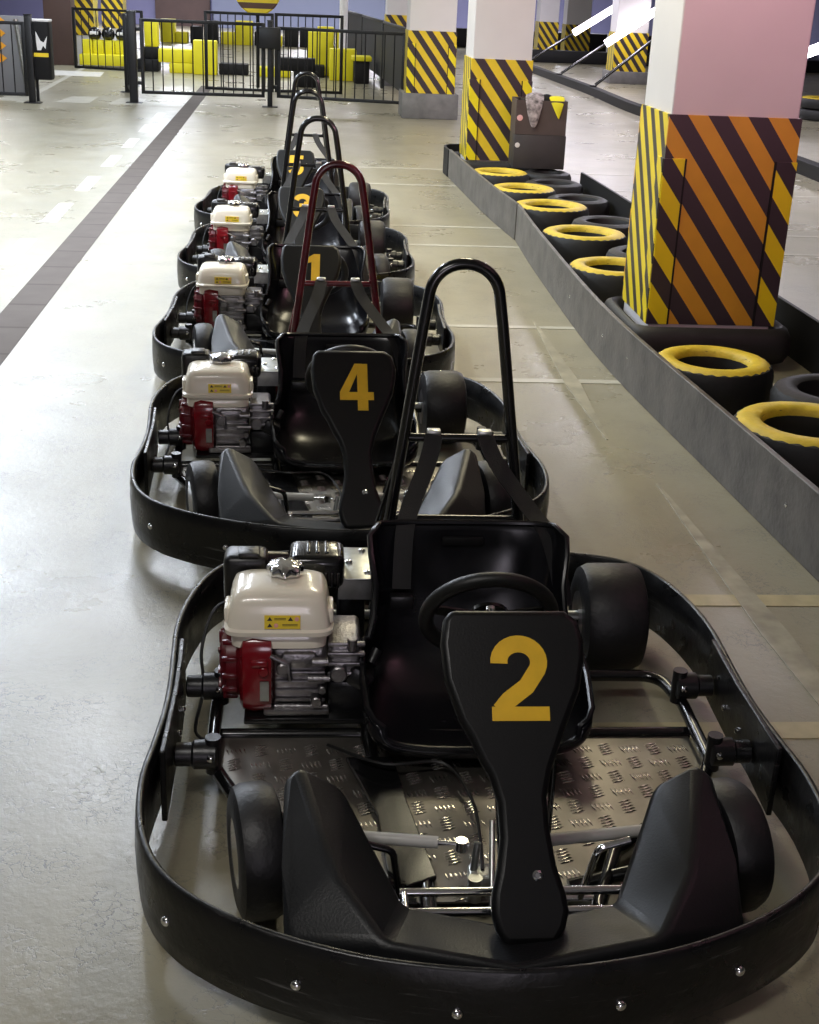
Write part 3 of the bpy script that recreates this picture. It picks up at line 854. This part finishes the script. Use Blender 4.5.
    obj('engine_mount', bm, M_gloss, K)
    return K


def number_on(K, ch):
    pan = [c for c in K.children if c.name.startswith('number_panel')][0]
    bm = bmesh.new(); nrm = NU.cross(NVv)
    digit(bm, ch, (NO + NU * -.020 + NVv * .378 + nrm * .0012, NU, NVv), .156, .104, .0012)
    return obj('number', bm, M_yel, pan, smooth=0)


def copy_tree(o, parent=None):
    c = o.copy(); COL.objects.link(c)
    if parent: c.parent = parent
    for ch in list(o.children): copy_tree(ch, c)
    return c


kart0 = build_kart()
karts = [kart0] + [copy_tree(kart0) for _ in range(4)]
poses = [(.36, 2.45, 0), (.115, 4.26, 2), (.01, 6.01, -1.5), (-.04, 7.74, -1.5), (-.075, 9.47, -3.5)]
nums = ['2', '4', '1', '3', '5']
labs = ['black go-kart with yellow number 2, foremost in the row', 'black go-kart with yellow number 4 and a dark red roll hoop',
        'black go-kart with yellow number 1, directly behind the number 4 kart', 'black go-kart second from the back, its number half hidden by roll hoops',
        'black go-kart with yellow number 5, rearmost in the row']
for K, (x, y, a), nch, lb in zip(karts, poses, nums, labs):
    K.location = (x, y, 0); K.rotation_euler = (0, 0, math.radians(a))
    tag(K, lb, 'go-kart', 'go-karts parked in a row')
    number_on(K, nch)
    if nch == '4':
        for c in K.children:
            if c.name.startswith('roll_hoop'):
                c['label'] = 'dark red roll hoop'
                for q in [c] + list(c.children):
                    if q.data.materials[0] == M_gloss:
                        q.data = q.data.copy(); q.data.materials[0] = M_redhoop


# ------------------------------------------------------------------ tyre barrier along the columns
def board(name, pts, h, th, m, label):
    P = catmull([(x, y, 0) for x, y in pts], 5, False); bm = bmesh.new(); rings = []
    for i, p in enumerate(P):
        d = (P[min(i + 1, len(P) - 1)] - P[max(i - 1, 0)]).normalized(); nn = V(d.y, -d.x, 0) * th / 2
        rings.append([p - nn, p + nn, p + nn + V(0, 0, h), p - nn + V(0, 0, h)])
    loft(bm, rings); o = obj(name, bm, m, bevel=(.003, 2))
    return tag(o, label, 'barrier board')


b1 = board('barrier_board', [(1.78, .9), (1.70, 2.3), (1.605, 3.6), (1.54, 4.6), (1.475, 5.6), (1.452, 6.4), (1.462, 7.4), (1.485, 8.5), (1.515, 9.33)], .26, .022, M_board, 'long grey rubber board bent along the near tyres')
b2 = board('barrier_board', [(1.512, 9.36), (1.44, 10.4), (1.38, 11.9), (1.355, 12.6)], .26, .022, M_board, 'shorter grey rubber board beside the far yellow tyres')
b3 = board('barrier_board', [(2.66, 2.0), (2.64, 3.9), (2.50, 5.0), (2.46, 6.3), (2.41, 9.3), (2.36, 11.3)], .25, .022, M_foamK, 'black rubber board on the far side of the tyres')
b4 = board('barrier_board', [(1.35, 12.64), (1.37, 13.10), (1.7, 13.2), (2.4, 13.1)], .25, .022, M_foamK, 'black rubber board closing the far end behind the column')
for bb, ys in ((b1, ((1.592, 3.85), (1.48, 5.65), (1.45, 6.05), (1.45, 6.9), (1.63, 3.1))),):
    for x, y in ys:
        bm = bmesh.new(); lathe(bm, [(.009, 0), (.009, .003), (.004, .006)], (x - .014, y, .14), (-1, 0, 0), 10); obj('bolt', bm, M_chrome, bb)


def tyre(x, y, R, h, yellow, label, z0=0.0, rz=0):
    root = empty('tyre', (x, y, z0), rz)
    ir = R * .60
    prof = [(ir, .012), (ir + .01, 0), (R - .05, 0.004), (R - .014, .016), (R, .045), (R, h - .045), (R - .014, h - .016), (R - .05, h - .002)]
    ring = [(R - .05, h - .002), (ir + .02, h - .004), (ir + .004, h - .014), (ir, h - .03)]
    full = prof + ring[1:]
    bm = bmesh.new(); n = 60; rings = []
    for r, hh in full:
        rr = []
        for k in range(n):
            a = 2 * PI * k / n
            q = r
            if r > R - .016 and .02 < hh < h - .01: q = r - (.006 if k % 2 else 0)
            rr.append(V(q * math.cos(a), q * math.sin(a), hh))
        rings.append(rr)
    loft(bm, rings, loop=True)
    obj('tyre_body', bm, M_rubber, root)
    if yellow:
        bm = bmesh.new(); rg = []
        for r, hh in ((R - .020, h - .016), (R - .034, h - .004), (R - .055, h + .002), (ir + .035, h + .001), (ir + .012, h - .004), (ir + .002, h - .016), (ir - .002, h - .035), (ir + .006, h - .04), (R - .04, h - .02)):
            rg.append([V((r + random.uniform(-.0015, .0015)) * math.cos(2 * PI * k / 60), (r + random.uniform(-.0015, .0015)) * math.sin(2 * PI * k / 60), hh) for k in range(60)])
        loft(bm, rg, loop=True)
        obj('painted_sidewall', bm, M_tyreY, root)
    tag(root, label, 'tyre', 'yellow-topped tyres in the barrier' if yellow else 'black tyres in the barrier')
    return root


yt = [(1.895, 4.52, .295), (1.780, 5.40, .265), (1.800, 7.44, .285), (1.835, 8.55, .290), (1.805, 9.68, .292), (1.735, 10.55, .272), (1.675, 11.50, .262)]
yl = ['yellow-topped tyre nearest the camera behind the rubber board', 'yellow-topped tyre right in front of the big orange striped column', 'yellow-topped tyre partly hidden behind the big striped column',
      'yellow-topped tyre second behind the big striped column', 'yellow-topped tyre beside the joint of the two boards', 'yellow-topped tyre second from the far striped column', 'farthest yellow-topped tyre at the foot of the far column']
for (x, y, R), lb in zip(yt, yl): tyre(x, y, R, .215, True, lb)
kt = [(2.20, 5.02, .27), (2.12, 7.99, .25), (2.12, 9.12, .255), (2.11, 10.17, .25), (2.07, 11.03, .25), (2.125, 11.69, .22), (2.33, 3.98, .26)]
kl = ['plain black tyre between the two nearest yellow-topped tyres', 'plain black tyre just left of the big column, nearest of the row behind it', 'plain black tyre second behind the big striped column',
      'plain black tyre beside the yellow-topped tyre at the board joint', 'plain black tyre in front of the dark crates', 'plain black tyre right under the dark crates', 'plain black tyre at the right picture edge by the nearest yellow one']
for (x, y, R), lb in zip(kt, kl): tyre(x, y, R, .20, False, lb)


# crates with rags beside the far column
def crates():
    bm = bmesh.new(); box(bm, (0, 0, .145), (.46, .38, .29), bev=.006)
    r = obj('crate', bm, M_box2, loc=(2.07, 11.98, .205), rot=(0, 0, -.04)); tag(r, 'dark grey crate standing on a tyre beside the far column', 'crate')
    bm = bmesh.new(); lathe(bm, [(.022, 0), (.022, .003), (.014, .005)], (-.20, -.191, .20), (0, -1, 0), 16); obj('round_badge', bm, M_white, r)
    bm = bmesh.new()
    t = .012; W, D, Hh = .44, .36, .29
    for x, y, sx, sy in ((0, -D / 2, W, t), (0, D / 2, W, t), (-W / 2, 0, t, D), (W / 2, 0, t, D)): box(bm, (x, y, Hh / 2), (sx, sy, Hh))
    box(bm, (0, 0, t / 2), (W, D, t))
    r2 = obj('box', bm, M_box1, loc=(2.065, 11.98, .497), rot=(0, 0, -.03)); tag(r2, 'brown open box stacked on the dark grey crate', 'box')
    bm = bmesh.new(); lathe(bm, [(.026, 0), (.026, .003), (.016, .005)], (-.19, -.187, .14), (0, -1, 0), 16); obj('round_badge', bm, mat('pale pink badge', (.8, .45, .45), .4), r2)

    def rag(name, pts, m, label, cat, th=.006):
        bm = bmesh.new(); vs = [[bm.verts.new(p) for p in row] for row in pts]
        for i in range(len(vs) - 1):
            for j in range(len(vs[0]) - 1): bm.faces.new((vs[i][j], vs[i][j + 1], vs[i + 1][j + 1], vs[i + 1][j]))
        o = obj(name, bm, m, smooth=60); md = o.modifiers.new('solid', 'SOLIDIFY'); md.thickness = th; md.offset = 0
        md = o.modifiers.new('sub', 'SUBSURF'); md.levels = 2; md.render_levels = 2
        return tag(o, label, cat)
    camo = mat('grey mottled cloth', (.30, .26, .26), .8, noise=(22, .9))
    y0 = 11.785
    rag('rag', [[V(1.920, y0 + .12, .83), V(2.000, y0 + .1, .86), V(2.090, y0 + .12, .84)], [V(1.900, y0 + .01, .81), V(1.990, y0 + .005, .82), V(2.080, y0 + .01, .81)], [V(1.920, y0 - .01, .70), V(1.985, y0 - .025, .70), V(2.050, y0 - .01, .70)], [V(1.965, y0 - .01, .56), V(1.990, y0 - .02, .55), V(2.020, y0 - .01, .56)]], camo, 'grey mottled cloth hanging over the front of the brown box', 'cloth')
    rag('rag', [[V(2.120, y0 + .1, .82), V(2.200, y0 + .1, .83), V(2.270, y0 + .1, .82)], [V(2.120, y0 + .005, .80), V(2.195, y0 + .0, .80), V(2.260, y0 + .005, .80)], [V(2.170, y0 - .012, .70), V(2.205, y0 - .02, .69), V(2.230, y0 - .012, .70)], [V(2.205, y0 - .01, .64), V(2.210, y0 - .015, .635), V(2.215, y0 - .01, .64)]], M_foamY, 'yellow cloth corner hanging over the brown box', 'cloth')
    rag('bag', [[V(1.87 + .08 * i, 11.83 + .07 * j, .80 + .035 * math.sin(i * 2.1 + j * 1.3) + (.05 if (i, j) in ((3, 1), (4, 2)) else 0) - (.03 if i in (0, 5) or j in (0, 4) else 0)) for i in range(6)] for j in range(5)], M_foamK, 'black crumpled bag heaped in the top of the brown box', 'bag')


crates()

# ------------------------------------------------------------------ gates, posts and pen at the far end
def post(x, y, h, label, r=.045):
    root = empty('gate_post', (x, y, 0))
    bm = bmesh.new(); box(bm, (0, 0, h / 2), (r * 2, r * 2, h), bev=.006); obj('upright', bm, M_fence, root)
    bm = bmesh.new(); box(bm, (0, 0, .006), (.22, .18, .012), bev=.003); obj('foot_plate', bm, M_fence, root)
    bm = bmesh.new(); box(bm, (0, 0, h + .006), (r * 2.3, r * 2.3, .012), bev=.003); obj('cap', bm, M_fence, root)
    tag(root, label, 'post'); return root


def gate(name, x0, y0, x1, y1, z0, z1, nb, label, cat='gate', mid=False, r=.022, group=None):
    root = empty(name, (x0, y0, 0), math.atan2(y1 - y0, x1 - x0)); Lh = math.hypot(x1 - x0, y1 - y0)
    bm = bmesh.new()
    for z in (z0, z1): box(bm, (Lh / 2, 0, z), (Lh, r * 2, r * 2), bev=.004)
    for x in (0, Lh): box(bm, (x, 0, (z0 + z1) / 2), (r * 2.2, r * 2, z1 - z0 + r * 2), bev=.004)
    obj('gate_frame', bm, M_fence, root)
    for k in range(1, nb):
        bm = bmesh.new(); cyl(bm, (Lh * k / nb, 0, (z0 + z1) / 2), (0, 0, 1), .009, z1 - z0, 8); obj('bar', bm, M_fence, root)
    if cat == 'gate':
        for z in (z0 + .12, z1 - .12):
            bm = bmesh.new(); box(bm, (-.040, 0, z), (.066, .03, .05), bev=.006); obj('hinge', bm, M_fence, root)
    tag(root, label, cat, group); return root


post(-2.42, 19.36, 1.20, 'dark gate post left of the closed gate', .055)
post(-2.73, 21.15, 1.12, 'dark gate post behind the left gate post')
pm = post(-.524, 19.45, 1.15, 'slim dark gate post between the two gate leaves', .035)
bm = bmesh.new(); box(bm, (0, -.082, .93), (.30, .09, .28), bev=.01); obj('lock_box', bm, M_fence, pm)
post(-3.71, 18.8, 1.12, 'dark post carrying the bin, left of the walkway', .045)
gate('gate', -2.29, 19.37, -.62, 19.44, .15, 1.10, 12, 'black barred gate leaf on the left, before the yellow blocks')
gate('gate', -.40, 19.48, 1.34, 19.10, .15, 1.06, 13, 'black barred gate leaf on the right, behind the last kart')
gate('fence', -2.70, 21.05, -2.45, 19.55, .1, 1.1, 8, 'short barred fence panel behind the left gate post', 'fence')
gate('fence', -1.62, 22.3, -.56, 22.2, .02, 1.17, 9, 'rear barred fence panel above the left gate leaf', 'fence')
gate('fence', -.50, 22.2, .55, 22.3, .02, 1.18, 9, 'rear barred fence panel above the right gate leaf', 'fence')
gate('fence', -5.6, 19.8, -3.98, 19.78, .03, .98, 10, 'barred fence panel at the left picture edge', 'fence')
gate('fence', -4.35, 26.3, -3.05, 25.9, .02, 1.05, 9, 'barred fence before the striped columns far left', 'fence')

# bin hung on the left post
bn = empty('waste_bin', (-3.60, 18.99, 0))
bm = bmesh.new(); loft(bm, [superring(0, 0, .14, .13, .30, 6), superring(0, 0, .15, .14, .32, 6), superring(0, 0, .15, .14, 1.03, 6), superring(0, 0, .14, .13, 1.04, 6)])
obj('bin_body', bm, M_foamK, bn)
bm = bmesh.new(); box(bm, (-.1, -.15, .9), (.10, .05, .06)); box(bm, (-.1, .1, .15), (.05, .05, .34)); obj('bracket', bm, M_fence, bn)
bm = bmesh.new(); box(bm, (.02, 0, 1.055), (.26, .24, .03), bev=.008); obj('lid', bm, M_white, bn)
bm = bmesh.new(); box(bm, (.03, -.143, .62), (.19, .006, .05)); obj('yellow_band', bm, M_label, bn, smooth=0)
bm = bmesh.new()
prism(bm, [(-.05, .68), (.0, .68), (.03, .74), (.06, .70), (.09, .86), (.04, .78), (.0, .80), (-.06, .92), (-.06, .80)], (V(.03, -.146, 0), V(1, 0, 0), V(0, 0, 1)), .004)
obj('white_graphic', bm, M_white, bn, smooth=0)
tag(bn, 'black waste bin with a yellow band beside the left post', 'bin')
# grey panel and orange chevrons at the far left edge
bm = bmesh.new(); box(bm, (0, 0, .53), (.62, .05, 1.06), bev=.01)
gp = obj('sign_panel', bm, mat('grey sign panel', (.20, .20, .21), .5), loc=(-4.33, 20.3, 0)); tag(gp, 'grey panel with orange chevrons behind the fence at left edge', 'panel')
for k in range(4):
    bm = bmesh.new(); z = .42 + .17 * k
    prism(bm, [(-.28, z), (-.08, z), (.0, z + .06), (-.08, z + .12), (-.28, z + .12)], (V(0, -.031, 0), V(1, 0, 0), V(0, 0, 1)), .006)
    obj('chevron', bm, mat('orange chevron', (.80, .36, .02), .4), gp, smooth=0)
bm = bmesh.new(); tube(bm, [(.27, -.05, .02), (.16, -.05, 1.02)], .035); obj('rail', bm, M_zinc, gp)

# brown column by the walkway
bm = bmesh.new(); box(bm, (0, 0, CEIL / 2), (.52, .5, CEIL), bev=.01)
bc = obj('pillar', bm, M_brown, loc=(-4.77, 27.25, 0)); bc['kind'] = 'structure'; bc['label'] = 'plain brown column left of the yellow benches'; bc['category'] = 'column'
struct(obj('door_1', quad_box(-5.6, -3.6, 51.85, 51.99, 0, 2.6), M_brown, smooth=0))


def block(x, y, sx, sy, z0, z1, m, label, grp, rz=0):
    bm = bmesh.new(); box(bm, (0, 0, (z1 - z0) / 2), (sx, sy, z1 - z0), bev=.02, seg=2)
    o = obj('foam_block', bm, m, loc=(x, y, z0), rot=(0, 0, rz)); tag(o, label, 'foam block', grp); return o


G1, G2 = 'yellow and black foam blocks by the gates', 'foam blocks along the far wall'
Y, Kk = M_foamY, M_foamK
block(-1.90, 25.9, .44, .4, 0, .60, Y, 'tall yellow foam block standing behind the left gate leaf', G1)
block(-2.355, 26.1, .43, .4, 0, .18, Y, 'low yellow foam block left of the tall one, bottom layer', G1)
block(-2.455, 26.12, .63, .42, .182, .42, Y, 'yellow foam block lying on the low one beside the tall block', G1)
block(-2.985, 26.3, .40, .5, 0, .22, Kk, 'black foam block at the left end of the yellow stack', G1)
block(-2.95, 26.35, .28, .4, .222, .43, Kk, 'black foam block lying on the black one at the left end', G1)
block(-2.93, 26.42, .24, .4, .432, .88, Y, 'upright yellow foam block at the top left of the stack', G1)
block(-1.38, 26.15, .54, .4, 0, .20, Kk, 'low black foam block right of the tall yellow one', G1)
block(-.62, 26.0, .62, .5, 0, .17, Y, 'flat yellow foam block lying behind the middle gate post', G1)
block(.66, 25.6, .49, .4, 0, .56, Y, 'tall yellow foam block standing behind the right gate leaf', G1)
block(.10, 26.3, .46, .4, 0, .22, Kk, 'low black foam block left of the right tall yellow one', G1)
block(.24, 26.75, .50, .4, 0, .80, Y, 'big yellow foam block standing behind the right tall one', G1)
block(-.19, 23.6, .66, .35, .257, .47, Kk, 'black padded block lying high behind the right gate leaf', G1)
block(-.02, 23.6, .42, .34, .0, .255, Kk, 'black padded block under the high black one', G1)
rowb = [(-4.13, .42, .75, Y), (-3.75, .34, .35, Y), (-3.35, .34, .55, Kk), (-2.95, .40, .75, Kk), (-2.5, .42, .40, Y), (-2.05, .50, .78, Y), (-1.6, .34, .45, Kk), (-1.2, .44, .35, Y), (-.75, .40, .60, Kk), (-.3, .45, .65, Kk), (.2, .48, .70, Y), (.7, .46, .62, Y), (1.15, .42, .5, Kk)]
names = ['first', 'second', 'third', 'fourth', 'fifth', 'sixth', 'seventh', 'eighth', 'ninth', 'tenth', 'eleventh', 'twelfth', 'thirteenth']
for (x, sx, h, m), nm in zip(rowb, names):
    block(x + .3, 38.6, sx * .95, .5, 0, h * .80, m, '%s foam block from the left in the row before the far wall, %s' % (nm, 'yellow' if m is Y else 'black'), G2)
# yellow bench left with dark tops
be = empty('bench', (-3.92, 27.0, 0))
bm = bmesh.new(); box(bm, (0, 0, .13), (.88, .45, .20), bev=.015); obj('base', bm, M_foamY, be)
for k in range(4):
    bm = bmesh.new(); box(bm, (-.32 + .21 * k, .12, .345), (.2, .18, .28), bev=.02); obj('cushion', bm, M_foamY, be)
tag(be, 'yellow cushioned bench below the far left striped columns', 'bench')
for k, (x, lb) in enumerate(((-4.10, 'dark helmet on the yellow bench, left one'), (-3.84, 'dark helmet on the yellow bench, middle one'), (-3.58, 'dark helmet on the yellow bench, right one'))):
    bm = bmesh.new(); lathe(bm, [(.07, 0), (.11, .03), (.13, .10), (.11, .18), (.06, .22), (.01, .235)], (0, 0, 0), (0, 0, 1), 20)
    h = obj('helmet', bm, M_gloss, loc=(x, 27.12, .487)); tag(h, lb, 'helmet', 'helmets on the yellow bench')
    bm = bmesh.new(); box(bm, (0, -.105, .12), (.16, .05, .06), bev=.015); obj('visor', bm, M_white if k != 1 else M_seat, h)
be2 = empty('bench', (.985, 25.1, 0))
bm = bmesh.new(); box(bm, (0, 0, .43), (.36, .6, .08), bev=.02); obj('seat', bm, M_foamY, be2)
bm = bmesh.new(); box(bm, (0, 0, .195), (.28, .5, .39), bev=.02); obj('base', bm, M_foamK, be2)
tag(be2, 'yellow topped black bench by the dark side fence', 'bench')
# white pipe
bm = bmesh.new(); cyl(bm, (0, 0, CEIL / 2), (0, 0, 1), .10, CEIL, 20); wp = obj('pipe', bm, M_white, loc=(.85, 33.0, 0)); tag(wp, 'white round pipe rising behind the right yellow blocks', 'pipe')
# dark banner fence to the right
for k, (xa, ya, xb, yb) in enumerate(((1.47, 20.0, 1.315, 23.9), (1.31, 24.0, 1.125, 28.4), (1.12, 28.5, .955, 32.3))):
    root = empty('banner_fence', (xa, ya, 0), math.atan2(yb - ya, xb - xa)); Lh = math.hypot(xb - xa, yb - ya)
    bm = bmesh.new(); box(bm, (Lh / 2, 0, .62), (Lh, .02, .90)); obj('banner', bm, M_foamK, root, smooth=0)
    bm = bmesh.new()
    for x in (0, Lh): box(bm, (x, 0, .55), (.05, .05, 1.10), bev=.005)
    box(bm, (Lh / 2, 0, 1.09), (Lh, .05, .04), bev=.005); obj('fence_frame', bm, M_fence, root)
    tag(root, ['black banner fence nearest the striped gate column', 'black banner fence in the middle of the side run', 'farthest black banner fence of the side run'][k], 'fence', 'black banner fences along the pen')
# round striped sign above the middle post
sg = empty('round_sign', (-.82, 23.0, 0))
bm = bmesh.new(); lathe(bm, [(.05, -.03), (.36, -.03), (.38, -.01), (.38, .01), (.36, .03), (.05, .03)], (0, 0, 1.52), (0, -1, 0), 40)
obj('disc', bm, stripe_mat('yellow and brown stripes', (.80, .62, .02), (.09, .04, .02), .20, (0, 0, 1), .55, phase=.35), sg)
bm = bmesh.new(); cyl(bm, (0, .05, .62), (0, 0, 1), .03, 1.24, 12); obj('pole', bm, M_fence, sg)
tag(sg, 'round yellow and brown striped sign above the gates', 'sign')
# pale wall graphic area behind the pen
struct(obj('trim_1', quad_box(-3.5, 3.5, 51.6, 51.9, 0, CEIL), mat('slate blue panel', (.16, .18, .26), .7), smooth=0))

# ------------------------------------------------------------------ track on the right
tb = board('track_barrier', [(5.22, 12.6), (5.25, 14.6), (5.15, 18.0), (5.05, 20.9), (5.12, 24.1), (5.10, 27.3), (5.05, 31.9)], .14, .14, M_foamK, 'long black low barrier along the track, carrying light poles'); tb['category'] = 'barrier'
for k, (y, x0, x1, z1, t0) in enumerate(((24.2, 5.12, 6.75, 1.48, 0), (31.6, 5.05, 7.45, 1.68, .44), (27.5, 5.10, 7.02, 1.46, .46), (19.6, 5.09, 8.2, 1.38, .62))):
    root = empty('light_pole', (x0, y, .144)); d = V(x1 - x0, 0, z1 - .144)
    bm = bmesh.new(); tube(bm, [d.normalized() * .05, d], .028); cyl(bm, (0, 0, .01), (0, 0, 1), .065, .02, 14); obj('pole', bm, M_gloss, root)
    if t0:
        bm = bmesh.new(); tube(bm, [d * t0 + V(0, -.08, .02), d * 1.02 + V(0, -.08, .02)], .075, 14); obj('light_tube', bm, M_tube, root)
    tag(root, ['dark leaning pole crossing the near far-right striped column', 'leaning pole with lit white tube, left one of two', 'leaning pole with lit white tube, right one of two', 'leaning pole with lit tube at the right picture edge'][k], 'light pole', 'leaning poles on the track barrier')
for k, (y, x0, x1, h) in enumerate(((35.4, 4.5, 15.5, .30), (43.0, 4.0, 15.5, .55))):
    bm = bmesh.new(); box(bm, ((x0 + x1) / 2, y, h / 2), (x1 - x0, .5, h), bev=.03)
    o = obj('track_barrier', bm, M_foamK); tag(o, ['near black barrier across the far end of the track', 'rear black barrier across the far end of the track'][k], 'barrier')
bm = bmesh.new(); box(bm, (0, 0, .33), (.55, .4, .66), bev=.01); o = obj('cabinet', bm, M_white, loc=(8.85, 39.0, 0)); tag(o, 'small white cabinet behind the far track barrier', 'cabinet')
bm = bmesh.new(); box(bm, (0, -.205, .33), (.5, .012, .6), bev=.004); obj('door', bm, M_white, o)
for k in range(2):
    t_ = tyre(8.07, 20.6, .42, .165, k == 1, ['black tyre at the bottom of the stack at right edge', 'yellow-topped tyre on the stack at the right edge'][k], z0=.168 * k)
    t_['group'] = 'tyre stack at the right edge'
